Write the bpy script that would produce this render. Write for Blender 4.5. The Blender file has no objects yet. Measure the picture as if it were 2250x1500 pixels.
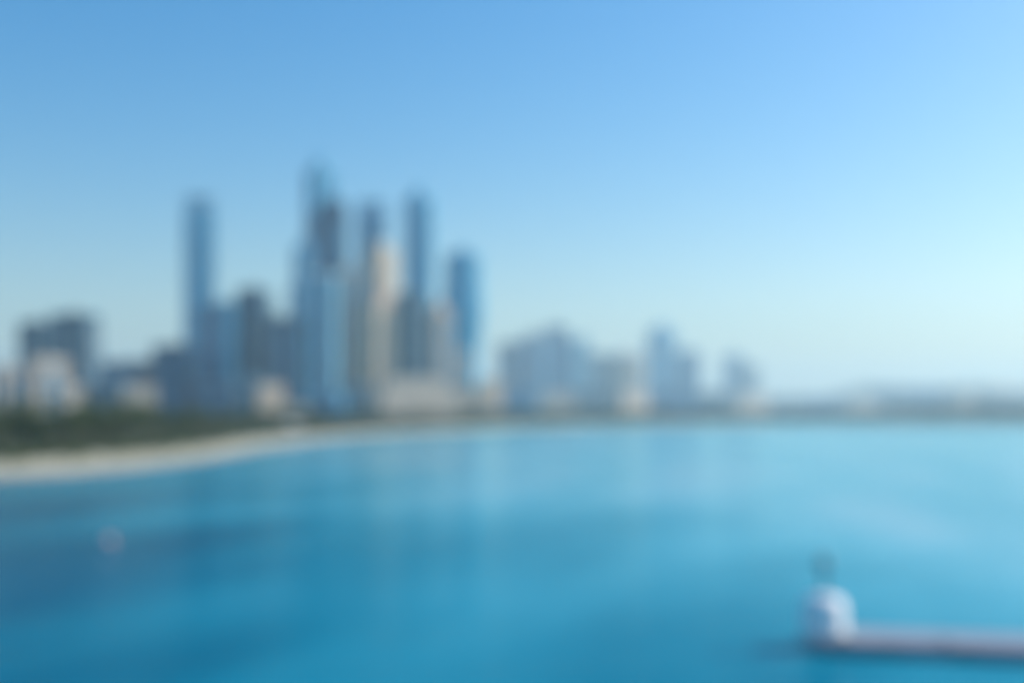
import bpy, bmesh, math, random
from mathutils import Vector, Matrix, noise
S = bpy.context.scene
C = S.collection
R = math.radians
rnd = random.Random(7)

# ------------------------------------------------------------------ camera
F = 2413.0            # focal length in photo pixels (2250 wide)
HY = 912.0            # horizon row of the photo
CH = 10.0             # camera height above the water
cam = bpy.data.objects.new('camera', bpy.data.cameras.new('camera'))
C.objects.link(cam)
cam.location = (0, 0, CH); cam.rotation_euler = (R(90), 0, 0)
cam.data.sensor_width = 36.0
cam.data.lens = 36.0 * F / 2250
cam.data.shift_y = (HY - 750) / 2250
cam.data.clip_start = 0.2; cam.data.clip_end = 60000
S.camera = cam
# the photograph is out of focus at every distance: the lens is focused close by
cam.data.dof.use_dof = True; cam.data.dof.focus_distance = 1.0; cam.data.dof.aperture_fstop = 1.5
# ------------------------------------------------------------------ light
SUN_EL, SUN_AZ = 36.0, 72.0      # azimuth clockwise from the view direction (+Y) towards +X
world = bpy.data.worlds.new('World'); S.world = world
world.use_nodes = True
wn = world.node_tree; wn.nodes.clear()
sky = wn.nodes.new('ShaderNodeTexSky'); sky.sky_type = 'NISHITA'; sky.sun_disc = False
sky.sun_elevation = R(SUN_EL); sky.sun_rotation = R(SUN_AZ)
sky.altitude = 0; sky.air_density = 1.3; sky.dust_density = 1.6; sky.ozone_density = 4.0
hs = wn.nodes.new('ShaderNodeHueSaturation'); hs.inputs['Saturation'].default_value = 1.5
bg = wn.nodes.new('ShaderNodeBackground'); bg.inputs['Strength'].default_value = 0.12
wo = wn.nodes.new('ShaderNodeOutputWorld')
wn.links.new(sky.outputs[0], hs.inputs['Color'])
wn.links.new(hs.outputs[0], bg.inputs['Color']); wn.links.new(bg.outputs[0], wo.inputs['Surface'])
sl = bpy.data.lights.new('sun', 'SUN'); sl.energy = 3.2; sl.angle = R(0.5); sl.color = (1, .95, .87)
sun = bpy.data.objects.new('sun', sl); C.objects.link(sun)
sd = Vector((math.sin(R(SUN_AZ))*math.cos(R(SUN_EL)), math.cos(R(SUN_AZ))*math.cos(R(SUN_EL)), math.sin(R(SUN_EL))))
sun.rotation_euler = (-sd).to_track_quat('-Z', 'Y').to_euler()
S.view_settings.view_transform = 'Standard'; S.view_settings.look = 'None'
S.view_settings.exposure = 0.43; S.view_settings.gamma = 1.0
S.render.engine = 'CYCLES'
S.cycles.volume_bounces = 1; S.cycles.max_bounces = 8

# ------------------------------------------------------------------ helpers
def wx(px, d): return (px - 1125) / F * d
def wz(py, d): return CH + (HY - py) / F * d
def on_water(px, py):
    d = CH * F / (py - HY); return Vector((wx(px, d), d, 0))

def N(nt, t, **kw):
    n = nt.nodes.new(t)
    for k, v in kw.items():
        if k.startswith('i_'): n.inputs[k[2:]].default_value = v
        else: setattr(n, k, v)
    return n
def math_node(nt, op, a, b=None, c=None):
    n = nt.nodes.new('ShaderNodeMath'); n.operation = op
    for i, v in enumerate((a, b, c)):
        if v is None: continue
        if isinstance(v, (int, float)): n.inputs[i].default_value = v
        else: nt.links.new(v, n.inputs[i])
    return n.outputs[0]
def mixc(nt, f, a, b):
    n = nt.nodes.new('ShaderNodeMix'); n.data_type = 'RGBA'
    for i, v in ((0, f), (6, a), (7, b)):
        if isinstance(v, (int, float)): n.inputs[i].default_value = v
        elif isinstance(v, tuple): n.inputs[i].default_value = (*v[:3], 1)
        else: nt.links.new(v, n.inputs[i])
    return n.outputs[2]
def new_mat(name):
    m = bpy.data.materials.new(name); m.use_nodes = True
    nt = m.node_tree; nt.nodes.clear()
    b = nt.nodes.new('ShaderNodeBsdfPrincipled'); o = nt.nodes.new('ShaderNodeOutputMaterial')
    nt.links.new(b.outputs[0], o.inputs[0])
    return m, nt, b
MATS = {}
def plain(name, col, rough=0.7, metal=0.0, var=0.18, scale=0.4, bump=0.0):
    if name in MATS: return MATS[name]
    m, nt, b = new_mat(name)
    tc = N(nt, 'ShaderNodeTexCoord')
    nz = N(nt, 'ShaderNodeTexNoise', i_Scale=scale, i_Detail=5.0, i_Roughness=0.6)
    nt.links.new(tc.outputs['Object'], nz.inputs['Vector'])
    f = math_node(nt, 'MULTIPLY_ADD', nz.outputs[0], 2.0, -0.5)
    lo = tuple(c*(1-var) for c in col); hi = tuple(min(1, c*(1+var)) for c in col)
    nt.links.new(mixc(nt, f, lo, hi), b.inputs['Base Color'])
    b.inputs['Roughness'].default_value = rough; b.inputs['Metallic'].default_value = metal
    if bump:
        bp = N(nt, 'ShaderNodeBump', i_Strength=bump, i_Distance=0.1)
        nt.links.new(nz.outputs[0], bp.inputs['Height']); nt.links.new(bp.outputs[0], b.inputs['Normal'])
    MATS[name] = m; return m
def facade(name, wall, glass, bay=3.4, floor=3.7, wfrac=0.6, hfrac=0.55, spec=0.5, grough=0.12):
    """wall with a grid of glazed openings; UV is in metres on the wall"""
    if name in MATS: return MATS[name]
    m, nt, b = new_mat(name)
    uv = N(nt, 'ShaderNodeUVMap'); sp = N(nt, 'ShaderNodeSeparateXYZ'); nt.links.new(uv.outputs[0], sp.inputs[0])
    u = math_node(nt, 'DIVIDE', sp.outputs[0], bay); v = math_node(nt, 'DIVIDE', sp.outputs[1], floor)
    fu = math_node(nt, 'FRACT', u); fv = math_node(nt, 'FRACT', v)
    mu = math_node(nt, 'LESS_THAN', math_node(nt, 'ABSOLUTE', math_node(nt, 'SUBTRACT', fu, 0.5)), wfrac/2)
    mv = math_node(nt, 'LESS_THAN', math_node(nt, 'ABSOLUTE', math_node(nt, 'SUBTRACT', fv, 0.5)), hfrac/2)
    win = math_node(nt, 'MULTIPLY', mu, mv)
    cb = N(nt, 'ShaderNodeCombineXYZ')
    nt.links.new(math_node(nt, 'FLOOR', u), cb.inputs[0]); nt.links.new(math_node(nt, 'FLOOR', v), cb.inputs[1])
    wnz = N(nt, 'ShaderNodeTexWhiteNoise'); wnz.noise_dimensions = '2D'; nt.links.new(cb.outputs[0], wnz.inputs['Vector'])
    g2 = tuple(min(1, c*2.4 + 0.05) for c in glass)
    blind = math_node(nt, 'POWER', wnz.outputs[0], 4.0)
    gcol = mixc(nt, blind, glass, g2)
    nz = N(nt, 'ShaderNodeTexNoise', i_Scale=0.035, i_Detail=6.0); nt.links.new(uv.outputs[0], nz.inputs['Vector'])
    wcol = mixc(nt, nz.outputs[0], tuple(c*0.8 for c in wall), tuple(min(1, c*1.15) for c in wall))
    nt.links.new(mixc(nt, win, wcol, gcol), b.inputs['Base Color'])
    nt.links.new(math_node(nt, 'MULTIPLY_ADD', win, grough-0.75, 0.75), b.inputs['Roughness'])
    nt.links.new(math_node(nt, 'MULTIPLY_ADD', win, spec, 0.3), b.inputs['Specular IOR Level'])
    bp = N(nt, 'ShaderNodeBump', i_Strength=0.6, i_Distance=0.3); bp.invert = True
    nt.links.new(win, bp.inputs['Height']); nt.links.new(bp.outputs[0], b.inputs['Normal'])
    MATS[name] = m; return m

def tag(o, label=None, cat=None, group=None, kind=None):
    if label: o['label'] = label
    if cat: o['category'] = cat
    if group: o['group'] = group
    if kind: o['kind'] = kind
    return o
def empty(name, loc, rz=0.0):
    o = bpy.data.objects.new(name, None); C.objects.link(o)
    o.location = loc; o.rotation_euler = (0, 0, rz); o.empty_display_size = 2; return o
class MB:
    def __init__(s): s.v = []; s.f = []; s.uv = []; s.sm = []
    def face(s, pts, uvs=None, smooth=False):
        b = len(s.v); s.v += [tuple(p) for p in pts]; s.f.append(tuple(range(b, b+len(pts))))
        s.uv.append(uvs or [(p[0], p[1]) for p in pts]); s.sm.append(smooth)
    def prism(s, poly, z0, z1, poly2=None, top=True, bottom=False, smooth=False, u0=0.0):
        p2 = poly2 or poly; n = len(poly); u = u0
        for i in range(n):
            a, b = poly[i], poly[(i+1) % n]; c, d = p2[(i+1) % n], p2[i]
            L = math.hypot(b[0]-a[0], b[1]-a[1])
            s.face([(a[0],a[1],z0),(b[0],b[1],z0),(c[0],c[1],z1),(d[0],d[1],z1)],
                   [(u,z0),(u+L,z0),(u+L,z1),(u,z1)], smooth)
            u += L
        if top: s.face([(p[0],p[1],z1) for p in p2])
        if bottom: s.face([(p[0],p[1],z0) for p in reversed(poly)])
    def box(s, x0, x1, y0, y1, z0, z1):
        s.prism([(x0,y0),(x1,y0),(x1,y1),(x0,y1)], z0, z1, bottom=True)
    def tube(s, a, b, r0, r1=None, n=8, cap=True):
        a = Vector(a); b = Vector(b); r1 = r0 if r1 is None else r1
        d = (b-a).normalized(); x = d.orthogonal().normalized(); y = d.cross(x)
        A = [a + (x*math.cos(2*math.pi*k/n)+y*math.sin(2*math.pi*k/n))*r0 for k in range(n)]
        B = [b + (x*math.cos(2*math.pi*k/n)+y*math.sin(2*math.pi*k/n))*r1 for k in range(n)]
        for k in range(n):
            j = (k+1) % n; s.face([A[k],A[j],B[j],B[k]], None, True)
        if cap: s.face(B); s.face(list(reversed(A)))
    def lathe(s, prof, n=16, c=(0,0)):
        for (r0,z0),(r1,z1) in zip(prof, prof[1:]):
            for k in range(n):
                a=2*math.pi*k/n; b=2*math.pi*(k+1)/n
                P=[(c[0]+r0*math.cos(a),c[1]+r0*math.sin(a),z0),(c[0]+r0*math.cos(b),c[1]+r0*math.sin(b),z0),
                   (c[0]+r1*math.cos(b),c[1]+r1*math.sin(b),z1),(c[0]+r1*math.cos(a),c[1]+r1*math.sin(a),z1)]
                if r1 < 1e-4: P=P[:3]
                elif r0 < 1e-4: P=P[1:]
                s.face(P, None, True)
    def build(s, name, m, parent=None):
        me = bpy.data.meshes.new(name); me.from_pydata(s.v, [], s.f)
        ul = me.uv_layers.new(name='UVMap'); k = 0
        flat = [c for uv in s.uv for p in uv for c in p]
        ul.data.foreach_set('uv', flat)
        me.polygons.foreach_set('use_smooth', s.sm)
        if any(s.sm) and len(s.v) < 20000:
            bmm = bmesh.new(); bmm.from_mesh(me); bmesh.ops.remove_doubles(bmm, verts=bmm.verts, dist=1e-4); bmm.to_mesh(me); bmm.free()
        me.materials.append(m); me.update()
        o = bpy.data.objects.new(name, me); C.objects.link(o); o.parent = parent
        return o
def copy_tree(src, loc, rz, sc=1.0):
    r = src.copy(); C.objects.link(r); r.location = loc; r.rotation_euler = (0,0,rz); r.scale = (sc,sc,sc)
    for ch in list(src.children):
        c = ch.copy(); C.objects.link(c); c.parent = r
    return r

# ------------------------------------------------------------------ setting
def ground_sheet(name, m, pts, z):
    mb = MB(); mb.face([(p[0], p[1], z) for p in pts]); return mb.build(name, m)

# water: one big sheet
m, nt, b = new_mat('water'); MATS['water'] = m
tc = N(nt, 'ShaderNodeTexCoord')
depth = N(nt, 'ShaderNodeTexNoise', i_Scale=0.045, i_Detail=3.0, i_Roughness=0.5)
mp = N(nt, 'ShaderNodeMapping'); mp.inputs['Scale'].default_value = (0.5, 1.6, 1); mp.inputs['Rotation'].default_value = (0,0,R(-14))
nt.links.new(tc.outputs['Object'], mp.inputs[0]); sd_ = N(nt, 'ShaderNodeSeparateXYZ'); nt.links.new(tc.outputs['Object'], sd_.inputs[0])
cu = math_node(nt, 'ADD', math_node(nt, 'MULTIPLY', sd_.outputs[0], 1.0), math_node(nt, 'MULTIPLY', sd_.outputs[1], -0.33))
cv = math_node(nt, 'ADD', math_node(nt, 'MULTIPLY', sd_.outputs[0], 0.1), math_node(nt, 'MULTIPLY', sd_.outputs[1], 0.30))
cd = N(nt, 'ShaderNodeCombineXYZ'); nt.links.new(cu, cd.inputs[0]); nt.links.new(cv, cd.inputs[1]); nt.links.new(cd.outputs[0], depth.inputs['Vector'])
rampd = N(nt, 'ShaderNodeMapRange'); rampd.inputs['From Min'].default_value = .36; rampd.inputs['From Max'].default_value = .64
nt.links.new(depth.outputs[0], rampd.inputs[0])
nt.nodes.remove(b)
body = N(nt, 'ShaderNodeBsdfDiffuse'); gl = N(nt, 'ShaderNodeBsdfGlossy', i_Roughness=0.12); fr = N(nt, 'ShaderNodeFresnel', i_IOR=1.333)
gl.inputs['Color'].default_value = (0.70, 0.97, 1.0, 1)
sx_ = N(nt, 'ShaderNodeSeparateXYZ'); nt.links.new(tc.outputs['Object'], sx_.inputs[0])
sky_tone = math_node(nt, 'MULTIPLY_ADD', sx_.outputs[0], 0.010, 0.05)
sky_tone = math_node(nt, 'MULTIPLY_ADD', sx_.outputs[1], 0.005, sky_tone)      # sky reflection put into the body colour: paler rightwards and farther out
sky_tone = math_node(nt, 'MINIMUM', math_node(nt, 'MAXIMUM', sky_tone, 0.0), 0.9)
dmix = nt.nodes.new('ShaderNodeClamp'); nt.links.new(math_node(nt, 'MULTIPLY_ADD', rampd.outputs[0], 0.34, math_node(nt, 'SUBTRACT', sky_tone, 0.17)), dmix.inputs[0])
nt.links.new(mixc(nt, math_node(nt, 'POWER', dmix.outputs[0], 3.0), mixc(nt, dmix.outputs[0], (0.0, 0.085, 0.16), (0.0, 0.44, 0.57)), (0.26, 0.52, 0.60)), body.inputs['Color'])
ms = N(nt, 'ShaderNodeMixShader'); nt.links.new(math_node(nt, 'POWER', fr.outputs[0], 2.1), ms.inputs[0]); nt.links.new(body.outputs[0], ms.inputs[1]); nt.links.new(gl.outputs[0], ms.inputs[2])
nt.links.new(ms.outputs[0], [n for n in nt.nodes if n.type == 'OUTPUT_MATERIAL'][0].inputs[0])
h = None
for sc_, amp, det in ((0.16, 0.25, 3), (0.9, 0.14, 4), (3.5, 0.012, 3)):
    nz = N(nt, 'ShaderNodeTexNoise', i_Scale=sc_, i_Detail=float(det), i_Roughness=0.55)
    mm = N(nt, 'ShaderNodeMapping'); mm.inputs['Scale'].default_value = (0.6, 1.5, 1); mm.inputs['Rotation'].default_value = (0,0,R(10))
    nt.links.new(tc.outputs['Object'], mm.inputs[0]); nt.links.new(mm.outputs[0], nz.inputs['Vector'])
    t = math_node(nt, 'MULTIPLY', nz.outputs[0], amp)
    h = t if h is None else math_node(nt, 'ADD', h, t)
calm = N(nt, 'ShaderNodeTexNoise', i_Scale=0.02, i_Detail=3.0)
nt.links.new(mp.outputs[0], calm.inputs['Vector'])
st = N(nt, 'ShaderNodeMapRange'); st.inputs['From Min'].default_value=.35; st.inputs['From Max'].default_value=.65
st.inputs['To Min'].default_value=.3; st.inputs['To Max'].default_value=1.0
nt.links.new(calm.outputs[0], st.inputs[0])
bp = N(nt, 'ShaderNodeBump', i_Distance=1.0)
nt.links.new(st.outputs[0], bp.inputs['Strength']); nt.links.new(h, bp.inputs['Height']); [nt.links.new(bp.outputs[0], q.inputs['Normal']) for q in (gl, fr)]
E = 12500
w = ground_sheet('water', m, [(-E,-300),(E,-300),(E,E),(-E,E)], 0.0); tag(w, kind='structure')

# shoreline measured along the photo, as points on the water
shore_px = [(-2600,1150),(-1200,1108),(-500,1085),(-150,1063),(0,1053),(160,1045),(320,1030),(470,1010),(600,984),(700,968),(800,958),(920,949),(1040,943),
            (1150,938),(1300,934.5),(1500,932),(1700,930),(1950,930),(2300,931),(3000,933)]
shore = [on_water(*p) for p in shore_px]
def wiggle(p, k): return Vector((p.x, p.y, 0)) + Vector((noise.noise(p*0.02+Vector((k,0,0)))*2, noise.noise(p*0.02+Vector((0,k,0)))*3, 0))
fine = []
for a_, b_ in zip(shore, shore[1:]):
    n = 8
    for k in range(n): fine.append(wiggle(a_.lerp(b_, k/n), 3))
fine.append(shore[-1])
def inland(p, dist):
    # inland is to the left of the shore (away from the water): normal of the shore
    i = min(range(len(fine)), key=lambda j: (fine[j]-p).length)
    t = (fine[min(i+1, len(fine)-1)] - fine[max(i-1, 0)]).normalized()
    return p + Vector((-t.y, t.x, 0))*dist
sand = plain('sand', (0.50, 0.45, 0.32), 0.95, var=0.14, scale=0.12, bump=0.3)
wets = plain('wet_sand', (0.33, 0.29, 0.22), 0.35, var=0.15, scale=0.2)
lawn = plain('lawn', (0.065, 0.085, 0.03), 0.95, var=0.4, scale=0.06, bump=0.4)
city = plain('city_ground', (0.30, 0.28, 0.24), 0.9, var=0.2, scale=0.02)
def strip(name, m, d0, d1, z0, z1):
    mb = MB()
    A = [inland(p, d0(i)) for i, p in enumerate(fine)]; B = [inland(p, d1(i)) for i, p in enumerate(fine)]
    for i in range(len(fine)-1):
        mb.face([(A[i].x,A[i].y,z0),(A[i+1].x,A[i+1].y,z0),(B[i+1].x,B[i+1].y,z1),(B[i].x,B[i].y,z1)])
    return tag(mb.build(name, m), kind='structure'), B
BWID = lambda i: 20 - 6*min(1, max(0, (fine[i].y-170)/300)) - 12.5*min(1, max(0, (fine[i].y-550)/250)) + 1.5
_, W1 = strip('wet_shore', wets, lambda i: -2, lambda i: 3, -0.4, 0.35)
_, W2 = strip('beach', sand, lambda i: 3, BWID, 0.35, 1.9)
BK = [inland(p, BWID(i)) for i, p in enumerate(fine)]
def out(p, extra): L = math.hypot(p.x, p.y); return p*((L+extra)/L)
park, cityg = MB(), MB()
for a_, b_ in zip(BK, BK[1:]):
    a2, b2 = out(a_, 300), out(b_, 300); a3, b3 = out(a_, 11500), out(b_, 11500)
    park.face([(a_.x,a_.y,1.9),(b_.x,b_.y,1.9),(b2.x,b2.y,2.3),(a2.x,a2.y,2.3)])
    cityg.face([(a2.x,a2.y,2.3),(b2.x,b2.y,2.3),(b3.x,b3.y,2.3),(a3.x,a3.y,2.3)])
tag(park.build('park_ground', lawn), kind='structure')
tag(cityg.build('city_ground', city), kind='structure')

# ------------------------------------------------------------------ buildings
LIGHT = plain('pale_concrete', (0.52,0.50,0.46), 0.8, scale=.08)
WHITE = plain('white_paint', (0.88,0.84,0.80), 0.5, var=.05)
DARKM = plain('dark_metal', (0.06,0.07,0.08), 0.45, 0.5)
ROOF = plain('roof_gravel', (0.27,0.26,0.24), 0.95)
FB = {
 'navy':  facade('navy_curtain_wall', (0.0,0.055,0.11), (0.0,0.035,0.09), 1.6, 3.7, .86, .74, .6),
 'blue':  facade('blue_curtain_wall', (0.05,0.24,0.38), (0.0,0.14,0.27), 1.6, 3.7, .84, .72, .8),
 'cyan':  facade('cyan_curtain_wall', (0.10,0.46,0.64), (0.01,0.27,0.44), 1.8, 3.8, .88, .78, .4, .38),
 'teal':  facade('teal_banded_wall', (0.18,0.46,0.56), (0.02,0.22,0.32), 3.2, 3.6, .92, .55, .7),
 'slate': facade('slate_wall', (0.07,0.15,0.21), (0.01,0.06,0.10), 3.4, 3.6, .62, .58, .5),
 'grey':  facade('grey_wall', (0.30,0.36,0.38), (0.03,0.09,0.12), 3.6, 3.6, .60, .52, .5),
 'beige': facade('sand_coloured_wall', (0.74,0.54,0.36), (0.10,0.11,0.12), 3.8, 3.5, .48, .48, .4),
 'cream': facade('cream_wall', (0.76,0.60,0.44), (0.12,0.12,0.12), 4.2, 3.5, .5, .5, .4),
 'stone': facade('stone_wall', (0.50,0.43,0.35), (0.06,0.08,0.09), 4.0, 3.5, .5, .5, .4),
 'rose':  facade('rose_wall', (0.64,0.50,0.42), (0.10,0.11,0.12), 3.9, 3.5, .5, .5, .4),
}
def rect(w, d, cx=0, cy=0, ch=0):
    x0,x1,y0,y1 = cx-w/2,cx+w/2,cy-d/2,cy+d/2
    if ch: return [(x0+ch,y0),(x1-ch,y0),(x1,y0+ch),(x1,y1-ch),(x1-ch,y1),(x0+ch,y1),(x0,y1-ch),(x0,y0+ch)]
    return [(x0,y0),(x1,y0),(x1,y1),(x0,y1)]
def ell(w, d, n=24, cx=0, cy=0): return [(cx+w/2*math.cos(2*math.pi*k/n), cy+d/2*math.sin(2*math.pi*k/n)) for k in range(n)]
def scale_poly(p, s, t=None): t = s if t is None else t; return [(x*s, y*t) for x, y in p]

def slabs(poly, z0, z1, step, out, th=0.5):
    mb = MB(); z = z0
    q = [(x*(1+out), y*(1+out)) for x, y in poly]
    while z < z1: mb.prism(q, z, z+th, bottom=True); z += step
    return mb
def tower(kind_name, label, px0, px1, ytop, D, mat, group=None, rot=25, shape='rect', aspect=0.8, ybase=None,
          podium=True, base=1.0, steps=(), crown=None, bays=True, trim=None, slab=True, cat='tower', fins=0):
    trim = trim or LIGHT
    if px0 < 1055 and D > 1000: D = 1000 + (D-1000)*.45
    W = (px1-px0)/F*D; X = wx((px0+px1)/2, D); H = wz(ytop, D)
    r = R(rot); s = W/(abs(math.cos(r)) + aspect*abs(math.sin(r))) if shape != 'ell' else W
    t = empty(kind_name, (X, D + s*0.5, 2.0), r if shape != 'ell' else 0)
    tag(t, label, cat, group)
    H -= 2.0
    ph = min(18, H*0.12) if podium else 0
    w, d = s, s*aspect
    if podium:
        mb = MB(); mb.prism(rect(w*1.35, d*1.35), -1.5, ph); mb.build('podium', FB['grey'] if mat in ('slate','navy','blue') else FB['cream'], t)
    # total height includes crown
    ch = {'dome':0.07,'spire':0.16,'pyramid':0.12,'wedge':0.08,'box':0.03,'ring':0.06,'slant':0.1,'needle':0.1,None:0.02}[crown]*H
    Hs = H - ch
    mk = (lambda k: ell(w*k, d*k)) if shape == 'ell' else ((lambda k: rect(w*k, d*k, ch=w*.16)) if shape == 'oct' else (lambda k: rect(w*k, d*k)))
    levels = [(0, base)] + list(steps) ; z = ph; k = 1.0
    mb = MB(); tops = MB(); sl = MB()
    lv = [(f, kk) for f, kk in levels] + [(1.0, None)]
    for (f0, kk), (f1, _) in zip(lv, lv[1:]):
        za = max(ph, f0*Hs); zb = f1*Hs
        nk = dict((f, q) for f, q in lv).get(f1) or kk
        loft = shape == 'ell'
        mb.prism(mk(kk), za if loft else za-0.3, zb, mk(nk) if loft else None, smooth=False)
        if not loft or f1 == 1.0: sl.prism(mk(kk*1.03), zb-0.2, zb+1.6, bottom=True)
        if slab:
            z = za + 7.4
            while z < zb-3:
                sl.prism(mk((kk + (nk-kk)*(z-za)/(zb-za) if loft else kk)*1.015), z, z+0.5, bottom=True); z += 7.4
        k = kk
    mb.build('facade', FB[mat], t)
    sl.build('floor_slab', trim, t)
    # protruding bays on the two faces seen
    if bays and shape != 'ell':
        kk = 1.0; zt = (steps[0][0] if steps else 1.0)*Hs - 6
        for (cx, cy, bw, bd) in ((0, -d/2, w*.26, d*.10), (-w/2, 0, w*.08, d*.3), (w/2, 0, w*.08, d*.3)):
            b_ = MB(); b_.prism(rect(bw, bd, cx, cy), ph, zt, bottom=False); b_.build('balcony_bay', FB['grey' if mat in ('slate','grey') else ('cream' if mat in ('beige','rose','cream') else 'blue')], t)
    if fins:
        for i in range(fins):
            x = -w/2 + w*(i+.5)/fins
            b_ = MB(); b_.box(x-.5, x+.5, -d/2-1.4, -d/2, ph, Hs); b_.build('fin', trim, t)
    kw, kd = w*k, d*k
    # plant room and crown
    if crown in (None, 'box'):
        b_ = MB(); b_.box(-kw*.3, kw*.25, -kd*.3, kd*.25, Hs+.5, H); b_.box(-kw*.1, kw*.1, -kd*.1, kd*.15, H, H+2.5); b_.build('plant_room', ROOF, t)
    elif crown == 'dome':
        b_ = MB(); b_.prism(ell(kw*.8, kd*.8, 20), Hs+1, Hs+ch*.3); rr = min(kw, kd)*.36
        b_.lathe([(rr*math.cos(a), Hs+ch*.3+(ch*.55)*math.sin(a)) for a in [R(x) for x in (0,15,30,45,60,75,90)]], 20)
        b_.tube((0,0,Hs+ch*.8),(0,0,H),.8,.1); b_.build('dome', FB['cyan'] if mat in ('cyan','blue') else trim, t)
    elif crown in ('spire','needle'):
        b_ = MB(); b_.prism(mk(k*.72), Hs+1, Hs+ch*.32, mk(k*.5)); b_.prism(mk(k*.42), Hs+ch*.32, Hs+ch*.5, mk(k*.18)); b_.build('crown', FB[mat], t)
        s_ = MB(); s_.tube((0,0,Hs+ch*.45),(0,0,H), kw*.045+.3, .25); s_.build('spire', DARKM if crown=='needle' else trim, t)
    elif crown == 'pyramid':
        b_ = MB(); b_.prism(mk(k*.95), Hs+1.6, H-2, mk(k*.12)); b_.build('roof', trim, t)
    elif crown == 'wedge':
        b_ = MB(); P = [(-kw/2*.9,-kd/2*.9),(kw/2*.9,-kd/2*.9),(kw/2*.9,kd/2*.9),(-kw/2*.9,kd/2*.9)]
        lo, hi = Hs+2, H
        b_.face([(P[0][0],P[0][1],Hs),(P[1][0],P[1][1],Hs),(P[1][0],P[1][1],hi),(P[0][0],P[0][1],lo)],[(0,0),(kw,0),(kw,ch),(0,2)])
        b_.face([(P[1][0],P[1][1],Hs),(P[2][0],P[2][1],Hs),(P[2][0],P[2][1],hi),(P[1][0],P[1][1],hi)],[(0,0),(kd,0),(kd,ch),(0,ch)])
        b_.face([(P[2][0],P[2][1],Hs),(P[3][0],P[3][1],Hs),(P[3][0],P[3][1],lo),(P[2][0],P[2][1],hi)])
        b_.face([(P[3][0],P[3][1],Hs),(P[0][0],P[0][1],Hs),(P[0][0],P[0][1],lo),(P[3][0],P[3][1],lo)])
        b_.face([(P[0][0],P[0][1],lo),(P[1][0],P[1][1],hi),(P[2][0],P[2][1],hi),(P[3][0],P[3][1],lo)])
        b_.build('crown', FB[mat], t)
    elif crown == 'ring':
        for sx in (-1, 1):
            for sy in (-1, 1):
                c_ = MB(); c_.box(sx*kw*.42-1.2, sx*kw*.42+1.2, sy*kd*.42-1.2, sy*kd*.42+1.2, Hs+1, H-2); c_.build('column', trim, t)
        b_ = MB(); b_.box(-kw*.48, kw*.48, -kd*.48, kd*.48, H-2, H); b_.box(-kw*.25, kw*.25, -kd*.25, kd*.25, Hs+1, H-2); b_.build('roof', trim, t)
    elif crown == 'slant':
        b_ = MB(); b_.prism(mk(k), Hs, H, [(x*.55+kw*.2, y*.8) for x, y in mk(k)]); b_.build('crown', FB[mat], t)
    return t

# left group (nearest the beach)
NV = plain('navy_trim', (0.01,0.09,0.16), .6)
BT = plain('blue_trim', (0.18,0.42,0.58), .6)
tower('apartment_tower','wide dark slate slab tower, bigger of the two above the beach trees',98,196,686,900,'slate',rot=-10,crown='box',aspect=.7,trim=NV)
tower('apartment_tower','slate tower with flat roof nearest the left edge',34,104,704,930,'slate',rot=-14,crown='box',trim=NV)
tower('office_tower','narrow blue slate tower leaning on the right side of the two leftmost slate towers',168,216,762,980,'navy',rot=10,crown='wedge',trim=NV)
tower('hotel_building','pale cream mid rise block at the left edge in front of the slate towers',-30,42,806,720,'stone',rot=48,aspect=.7,cat='building',podium=False)
tower('hotel_building','broad pale cream block with flat roof in front of the slate towers',36,132,788,700,'stone',rot=50,aspect=.7,cat='building',podium=False)
tower('hotel_building','low cream stepped hotel behind the trees right of the broad pale block',112,182,850,640,'stone',rot=45,aspect=.7,cat='building',podium=False,steps=((.6,.7),))
tower('hotel_building','wide low dark blue block between the slate towers and the navy tower',190,338,792,1150,'navy',rot=-8,aspect=.5,cat='building',trim=BT)
tower('office_tower','short dark navy glass tower at the foot of the lone slender tower',326,422,756,1100,'navy',rot=-12,crown='box',trim=NV)
tower('skyscraper','lone slender pale blue tower with an open ringed roof, left of the main cluster',392,468,430,1750,'cyan',rot=30,aspect=.9,crown='ring',trim=BT)
tower('office_tower','blue glass tower with sloping roof just right of the lone slender tower',424,512,658,1250,'blue',rot=-12,crown='wedge',trim=NV)
tower('apartment_tower','grey slate tower with stepped top left of the darkest tower',500,596,628,1300,'slate',rot=-14,crown='box',steps=((.85,.75),),trim=NV)
tower('office_tower','darkest navy glass tower at the left foot of the main cluster',582,664,696,1150,'navy',rot=-8,crown='box',trim=NV)
tower('skyscraper','blue tapering tower left of the tallest tower, narrowing in steps to a needle',622,704,500,1600,'blue',rot=35,crown='needle',steps=((.55,.85),(.78,.62)),trim=BT)
# main cluster
tower('skyscraper','tallest tower of the skyline, pale cyan shaft with a domed crown',664,734,332,1950,'cyan',rot=40,crown='dome',trim=BT)
tower('skyscraper','dark blue tower with slanted top in front of the tallest tower',680,756,436,1700,'navy',rot=-12,crown='slant',trim=NV)
tower('apartment_tower','light teal banded tower standing in front below the tallest tower',662,742,592,1200,'teal',rot=12,shape='oct',crown='box',trim=WHITE)
tower('apartment_tower','grey green tower between the teal banded tower and the sand coloured ones',742,792,585,1400,'grey',rot=30,crown='ring')
tower('skyscraper','blue grey tower with ringed roof rising behind the sand coloured towers',776,846,440,1900,'blue',rot=20,crown='ring',trim=BT)
tower('apartment_tower','tall sand coloured tower with dome at the centre of the cluster',800,868,520,1550,'beige',rot=52,crown='dome',trim=plain('sand_trim',(0.62,0.52,0.40),.8))
tower('skyscraper','tall pale blue tower with domed crown right of the centre',880,956,400,1950,'cyan',rot=26,crown='dome',shape='oct',trim=BT)
tower('apartment_tower','slate coloured tower in front of the tall domed tower',866,936,640,1350,'slate',rot=-14,crown='box',trim=NV)
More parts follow.
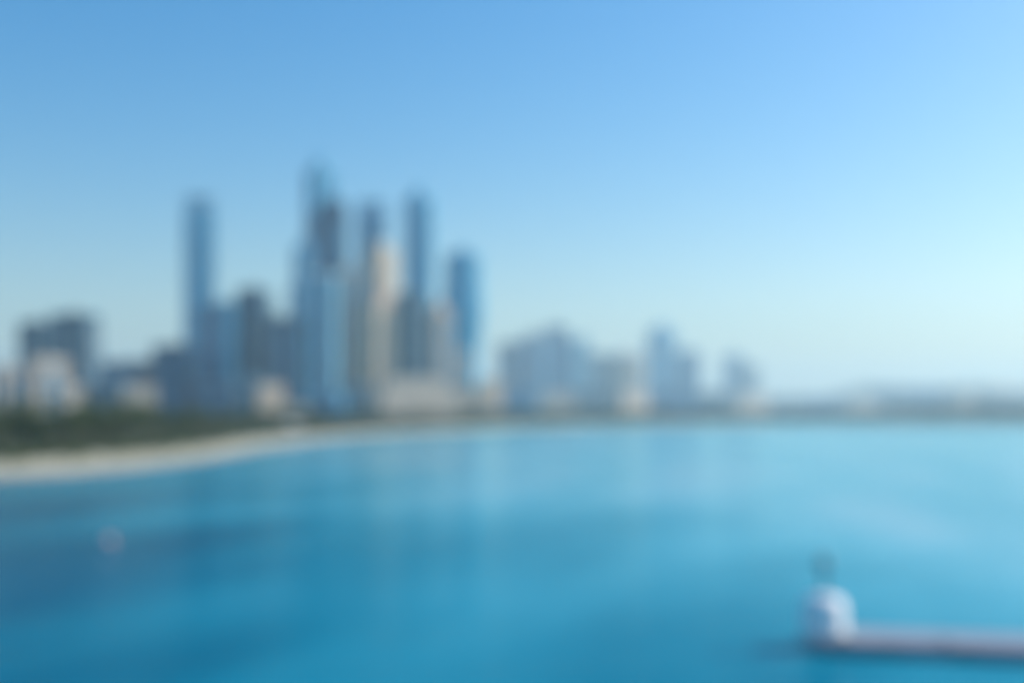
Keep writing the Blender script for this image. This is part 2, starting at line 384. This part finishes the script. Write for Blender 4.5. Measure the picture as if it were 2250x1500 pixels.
tower('apartment_tower','sand coloured tower with stepped roof right of the slate coloured one',936,990,654,1400,'stone',rot=50,crown='pyramid',trim=plain('tile_roof',(0.42,0.30,0.22),.8))
tower('apartment_tower','sand coloured tower with pitched roof left of the slate coloured one',788,870,630,1320,'beige',rot=50,crown='pyramid',trim=plain('tile_roof',(0.42,0.30,0.22),.8))
tower('hotel_building','broad low sand coloured hotel at the feet of the sand towers',806,1004,828,1150,'cream',rot=32,aspect=.3,cat='building',podium=False,steps=((.7,.8),))
tower('skyscraper','bright cyan tower with rounded bulging head at the right end of the cluster',968,1062,534,1700,'cyan',base=.60,steps=((.45,.8),(.56,.93),(.68,1.0),(.9,.88)),shape='ell',aspect=.8,crown='dome',slab=True,trim=BT)
tower('apartment_tower','narrow sand coloured tower beneath the bright cyan rounded tower',1000,1030,770,1450,'stone',rot=45,crown='box')
# right group
G='hazy towers along the far shore'
for a in (('hazy blue block with twin roof steps at the left end of the right group',1092,1150,748,2000,'navy',20,'box'),
          ('hazy slate tower with stepped top in the right group',1146,1202,728,2100,'blue',-24,'ring'),
          ('hazy blue tower with flat top, tallest left of the beige ones',1196,1250,712,2150,'blue',15,'box'),
          ('hazy teal tower beside the beige blocks of the right group',1244,1296,735,2050,'teal',30,'wedge'),
          ('hazy grey block between the teal tower and the pale beige tower',1292,1352,775,2200,'grey',12,'box'),
          ('hazy pale beige tower with pitched roof in the right group',1352,1416,762,2200,'cream',24,'pyramid'),
          ('hazy pale cyan tower with pointed top, tallest of the right group',1424,1492,690,2500,'cyan',30,'spire'),
          ('hazy blue tower with slanted top right of the tallest hazy one',1484,1540,768,2350,'blue',18,'slant'),
          ('faint pale blue tower standing alone towards the right',1592,1640,772,3200,'blue',26,'dome'),
          ('faint grey tower at the right shoulder of the lone pale blue one',1634,1670,800,3200,'grey',20,'box')):
    tower('far_tower',a[0],a[1],a[2],a[3],a[4]*1.45,a[5],group=G,rot=a[6],crown=a[7])
# low blocks filling the city floor
words = ['blue grey','pale','sand coloured','slate','cream','dark']
mats = ['blue','cream','beige','slate','cream','navy']
lows = [(200,262,838,900,3),(262,330,846,820,1),(420,500,842,950,5),(500,560,830,1000,3),(560,615,845,900,2),(612,668,892,700,4),(676,748,868,900,0),
        (748,800,850,1000,3),(1000,1060,852,1300,1),(1056,1100,842,1500,2),(1100,1180,860,1600,0),(1180,1260,868,1750,4),(1260,1340,862,1800,3),
        (1340,1430,870,1850,2),(1430,1530,862,2100,0),(1530,1600,868,2300,3),(1600,1700,872,2600,1),(1700,1780,886,2900,3),(1780,1860,880,3100,0),
        (1860,1940,886,3000,1),(1940,2010,866,3200,3),(2010,2090,858,3300,0),(2090,2170,864,3200,1),(2170,2260,870,3100,3)]
where = ['right of the low cream stepped hotel','left of the short navy tower','right of the short navy tower','below the blue sloping roofed tower',
 'below the grey stepped tower','below the darkest navy tower','at the foot of the teal banded tower','between the teal banded tower and the broad sand hotel',
 'below the narrow sand coloured tower','in the gap before the right group of towers','at the left foot of the right group of towers','below the hazy flat topped tower',
 'below the hazy teal tower','below the hazy pale beige tower','below the tallest hazy cyan tower','right of the hazy slanted tower','below the lone pale blue tower',
 'just right of the lone pale blue tower','in the open stretch of far shore','next to the open stretch of far shore','at the left end of the far right row',
 'second in the far right row','third in the far right row','last in the far right row']
lows += [(1700,1830,884,3600,0),(1820,1990,878,3700,4),(1950,2130,856,3600,0),(2110,2300,852,3500,4)]
where += ['behind the open stretch of far shore','behind the far right row at its left','behind the middle of the far right row, tallest there','behind the end of the far right row']
for i,(a_,b_,y_,D,k) in enumerate(lows):
    y_ = y_ - 8 if a_ > 1050 else y_
    tower('low_building', f'low {words[k]} block {where[i]}', a_-4, b_+4, y_, D*(1.35 if a_ > 1050 else 1), mats[k], group='low blocks along the shore', rot=rnd.uniform(20,50) if k in (1,2,4) else rnd.uniform(-15,10), aspect=.5, cat='building', podium=False, crown=None, trim=LIGHT if k in (1,2,4) else BT)

# low hills behind the far right shore
mb = MB(); HN = 90; rows = []
for q in range(7):
    row = []
    for k in range(HN+1):
        D = 4300 + q*420; px = 1500 + 1300*k/HN; X = wx(px, D)
        prof = math.sin(math.pi*q/6)**.8
        hgt = (58 + 44*min(1, max(0, (px-1640)/260))) * min(1, max(0, (px-1520)/150)) * (1 + .35*noise.noise(Vector((px*.012, q*.5, 3))) + .18*noise.noise(Vector((px*.05, q*.9, 8)))) * 1.35
        row.append((X, D, 2.2 + hgt*prof))
    rows.append(row)
for q in range(6):
    for k in range(HN): mb.face([rows[q][k], rows[q][k+1], rows[q+1][k+1], rows[q+1][k]], None, False)
tag(mb.build('hills', plain('hill_scrub', (0.10,0.13,0.11), .95, scale=.01, var=.35)), kind='structure')

# ------------------------------------------------------------------ trees
LEAF = []
for i,(c0,c1) in enumerate((((0.035,0.06,0.014),(0.12,0.16,0.04)),((0.04,0.06,0.015),(0.13,0.16,0.05)),((0.025,0.05,0.02),(0.07,0.12,0.05)))):
    m, nt, b = new_mat('foliage'); tc = N(nt,'ShaderNodeTexCoord'); nz = N(nt,'ShaderNodeTexNoise',i_Scale=1.1,i_Detail=3.0)
    nt.links.new(tc.outputs['Object'], nz.inputs['Vector']); nt.links.new(mixc(nt, math_node(nt,'MULTIPLY_ADD',nz.outputs[0],2.4,-.7), c0, c1), b.inputs['Base Color'])
    b.inputs['Roughness'].default_value=.6; LEAF.append(m)
BARK = plain('bark',(0.14,0.11,0.08),.95,scale=2)
def make_tree(seed, H, Wd, leaf):
    r = random.Random(seed); t = empty('broadleaf_tree',(0,0,-50))
    tb = MB(); tb.tube((0,0,-.3),(0,0,H*.4),.32,.2)
    limbs=[]
    for k in range(6):
        a = k*1.05+r.random(); e = Vector((math.cos(a)*Wd*.28, math.sin(a)*Wd*.28, H*(.55+.2*r.random())))
        tb.tube((0,0,H*(.25+.1*r.random())),e,.15,.05,6); limbs.append(e)
    tb.build('trunk',BARK,t)
    cr = MB()
    for k in range(26):
        a=r.uniform(0,6.28); rad=Wd*.5*math.sqrt(r.random())*.85; z=H*(.42+.5*r.random()*(1-.5*(rad/(Wd*.5))**2))
        c=Vector((math.cos(a)*rad,math.sin(a)*rad,z)); cs=Wd*.13*r.uniform(.7,1.3)
        for q in range(75):
            v=Vector((r.gauss(0,1),r.gauss(0,1),r.gauss(0,.7)))
            v=v.normalized()*cs*r.uniform(.6,1.1)+c
            n_=Vector((r.gauss(0,1),r.gauss(0,1),r.gauss(.6,1))).normalized(); x=n_.orthogonal().normalized()*r.uniform(.16,.32); y=n_.cross(x)*.7
            cr.face([v-x,v-y,v+x,v+y])
    cr.build('crown',leaf,t); return t
def make_palm(seed, H):
    r=random.Random(seed); t=empty('palm_tree',(0,0,-50)); tb=MB(); p=Vector((0,0,-.3)); lean=Vector((r.uniform(-.5,.5),r.uniform(-.5,.5),0))
    for k in range(6):
        q=Vector((lean.x*((k+1)/6)**2, lean.y*((k+1)/6)**2, H*(k+1)/6)); tb.tube(p,q,.26-.015*k,.24-.015*k,8); p=q
    tb.build('trunk',BARK,t); cr=MB()
    for k in range(30):
        a=k*2.399+r.uniform(-.2,.2); up=r.uniform(-.3,1.2); L=r.uniform(2.6,3.6); dx=Vector((math.cos(a),math.sin(a),0)); side=Vector((-dx.y,dx.x,0)); prev=p.copy(); ang=up
        for sgm in range(7):
            nx=prev+(dx*math.cos(ang)+Vector((0,0,math.sin(ang))))*L/7; ang-=.27
            wd=.5*(1-abs(sgm-2.5)/5)
            for q in range(3):
                m0=prev.lerp(nx,q/3); m1=prev.lerp(nx,q/3+.16)
                for sg in (-1,1):
                    tip=m0.lerp(m1,.5)+side*sg*wd+dx*.25-Vector((0,0,.18)); cr.face([m0,m1,tip])
            prev=nx
    cr.build('crown',plain('palm_frond',(0.06,0.09,0.03),.6,scale=1.5,var=.4),t); return t
protos=[make_tree(1,9.5,8.5,LEAF[0]),make_tree(2,11,9.5,LEAF[1]),make_tree(3,8,8,LEAF[2]),make_tree(4,12.5,9,LEAF[0])]
palms=[make_palm(11,9.5),make_palm(12,12)]
used=set()
def place(pr, p, label, group, cat, sc):
    if pr.name not in used:
        used.add(pr.name); o=pr; o.location=(p.x,p.y,1.9); o.rotation_euler=(0,0,rnd.uniform(0,6.28)); o.scale=(sc,)*3
    else: o=copy_tree(pr,(p.x,p.y,1.9),rnd.uniform(0,6.28),sc)
    tag(o,label,cat,group)
# belt along the back of the beach
def walk(d, start, end, step):
    acc=0; out=[]
    for a_,b_ in zip(fine,fine[1:]):
        L=(b_-a_).length; t=0
        while acc < L:
            p=a_.lerp(b_,acc/L)
            if start<=p.y<=end: out.append(inland(p,d))
            acc+=step(p)
        acc-=L
    return out
ZONES = ((100,'below the cream blocks'),(200,'below the slate towers'),(330,'below the low blue block'),(425,'below the short navy tower'),(515,'below the blue sloping roofed tower'),
 (590,'below the grey stepped tower'),(665,'below the darkest navy tower'),(750,'below the teal banded tower'),(1000,'below the sand coloured towers'),(9999,'towards the right group'))
for row,(d,gap) in enumerate(((33,7),(41,7.5),(51,8.5),(66,13))):
    for p in walk(d,120,900,lambda q:gap*(1+max(0,q.y-260)/300)*rnd.uniform(.8,1.25)):
        p = p+Vector((rnd.uniform(-2,2),rnd.uniform(-3,3),0))
        pp = 1125+p.x/p.y*F
        if pp < -60 : continue
        k_ = rnd.randrange(4); loc = next(n for lim, n in ZONES if pp < lim)
        place(protos[k_],p,f"{('round dark green','broad olive green','low blue green','tall dark green')[k_]} tree {('in front row','in second row','in third row','in back row')[row]} of the belt {loc}",'trees in the belt behind the beach','tree',rnd.uniform(.75,1.1))
for p in walk(27,150,900,lambda q:rnd.uniform(12,34)*(1+q.y/500)):
    pp = 1125+p.x/p.y*F
    if pp > -60: k_ = rnd.randrange(2); place(palms[k_],p,f"{('shorter','taller')[k_]} palm at the front of the tree belt, {next(n for lim, n in ZONES if pp < lim)}",'palms along the beach','palm',rnd.uniform(.7,1.0))
tb=MB()
r=random.Random(9)
for p in walk(24,120,900,lambda q:.45*(1+q.y/500)):
    for kk in range(3):
        c=p+Vector((r.gauss(0,6),r.gauss(0,4)+4,0)); hh=r.uniform(.6,2.4); pr=r.uniform(.7,1.6)
        for q in range(7):
            v=Vector((r.gauss(0,.5),r.gauss(0,.5),abs(r.gauss(0,.4)))).normalized(); v=Vector((c.x+v.x*pr,c.y+v.y*pr,1.8+v.z*hh))
            n_=Vector((r.gauss(0,1),r.gauss(0,1),r.gauss(.6,1))).normalized(); x=n_.orthogonal().normalized()*r.uniform(.3,.6); y=n_.cross(x)*.8
            tb.face([v-x,v-y,v+x,v+y])
tag(tb.build('undergrowth',LEAF[1]),'olive green shrubs filling the ground under the beach trees','undergrowth',None,'stuff')
tb=MB()
# far wooded shoreline on the right
r=random.Random(5)
for k in range(26000):
    px=r.uniform(1000,2500); i=min(range(13,len(shore)-1),key=lambda j:abs(shore_px[j][0]-px)); 
    y0=shore[i].y; D=y0+50+r.uniform(0,120)+ (0 if px<1500 else 60); X=wx(px,D)
    hh=12+6*noise.noise(Vector((X*.02,D*.01,0)))+ (7 if px>1950 else 0)
    z=2+hh*math.sqrt(r.random()); v=Vector((X,D,z)); n_=Vector((r.gauss(0,1),r.gauss(0,1),r.gauss(.6,1))).normalized(); x=n_.orthogonal().normalized()*r.uniform(.8,1.7); y=n_.cross(x)*.8
    tb.face([v-x,v-y,v+x,v+y])
tag(tb.build('far_woodland',LEAF[2]),'hazy band of trees along the far right shore','woodland',None,'stuff')

# ------------------------------------------------------------------ jetty with its white beacon
A=on_water(1785,1434); B_=on_water(2400,1462)
dirv=(B_-A); Ln=dirv.length; ang=math.atan2(dirv.y,dirv.x)
j=tag(empty('jetty',(A.x,A.y,0),ang),'grey floating jetty reaching in from the right edge of the picture','jetty')
pl=MB(); x=0
while x<Ln: pl.box(x,x+.135,-.0,3.1,.52,.56); x+=.15
pl.build('deck',plain('weathered_planks',(0.30,0.33,0.38),.85,scale=3),j)
b=MB(); b.box(-.02,Ln,-.06,0,.28,.54); b.box(-.02,Ln,3.1,3.16,.28,.54); b.build('fascia',plain('grey_fascia',(0.26,0.28,0.33),.6),j)
x=.3
while x<Ln-2: 
    b=MB(); b.prism(rect(2.6,2.8,x+1.3,1.55,ch=.2),-.3,.5,bottom=True); b.build('float',plain('float_plastic',(0.22,0.25,0.30),.5),j); x+=3.0
for x in (1.2,5.2,9.2):
    b=MB(); b.box(x-.03,x+.03,.12,.22,.56,.66); b.box(x+.17,x+.23,.12,.22,.56,.66); b.tube((x-.12,.17,.68),(x+.32,.17,.68),.03); b.build('cleat',DARKM,j)
bx=tag(empty('beacon_post',(0,0,0),ang),'stout white beacon post with dark lamp standing on the left end of the grey jetty','beacon')
pos=A+Vector((math.cos(ang),math.sin(ang),0))*.55+Vector((-math.sin(ang),math.cos(ang),0))*1.5
bx.location=(pos.x,pos.y,.56)
b=MB(); b.lathe([(0,0),(1.0,0),(1.03,.1),(.97,.25),(.93,1.2),(.80,1.5),(.4,1.66),(0,1.7)],48); b.build('body',WHITE,bx)
b=MB(); b.tube((0,0,1.68),(0,0,2.75),.06); b.build('pole',DARKM,bx)
b=MB(); b.lathe([(0,2.7),(.24,2.75),(.28,2.95),(.26,3.2),(.12,3.4),(0,3.45)],16); b.build('lamp_housing',plain('lamp_glass',(0.16,0.32,0.34),.3),bx)

# pavilion on the beach and a mooring buoy
pd = 500; pv=tag(empty('beach_pavilion',(wx(640,pd),pd,1.9),R(12)),'small white open pavilion on the sand below the darkest navy tower','pavilion')
for sx in (-1,1):
    for sy in (-1,1): b=MB(); b.box(sx*4.4-.15,sx*4.4+.15,sy*3.2-.15,sy*3.2+.15,-.5,3.2); b.build('column',WHITE,pv)
b=MB(); b.box(-5.2,5.2,-4,4,3.2,3.6); b.prism(rect(10,7.6),3.6,5.2,rect(1,.8)); b.build('roof',WHITE,pv)
b=MB(); b.box(-4.2,4.2,1.2,3.0,-.5,2.9); b.build('wall',LIGHT,pv)
b=MB(); b.box(-4.4,4.4,-2.6,-2.2,-.5,1.1); b.build('counter',plain('timber',(0.35,0.22,0.13),.6),pv)
bp_=on_water(240,1192); by=tag(empty('mooring_buoy',(bp_.x,bp_.y,0)),'faded pink round buoy floating alone on the water at the left','buoy')
b=MB(); b.lathe([(0,-.3),(.25,-.25),(.38,0),(.38,.2),(.28,.42),(.12,.53),(0,.55)],20); b.build('float',plain('faded_pink_plastic',(0.66,0.40,0.38),.5,scale=2),by)
b=MB(); b.tube((0,0,.52),(0,0,.7),.04); b.build('ring',DARKM,by)

# ------------------------------------------------------------------ haze
m=bpy.data.materials.new('haze'); m.use_nodes=True; nt=m.node_tree; nt.nodes.clear()
v=nt.nodes.new('ShaderNodeVolumePrincipled'); o=nt.nodes.new('ShaderNodeOutputMaterial')
v.inputs['Color'].default_value=(0.74,0.96,1.0,1); v.inputs['Density'].default_value=0.00015; v.inputs['Anisotropy'].default_value=0.3
nt.links.new(v.outputs[0],o.inputs['Volume'])
hb=MB(); hb.box(-E-20,E+20,-320,E+20,-1.4,520); ho=hb.build('haze',m); ho.data.materials.clear(); ho.data.materials.append(m)
tag(ho,'pale haze lying over the water and the skyline','haze',None,'stuff')
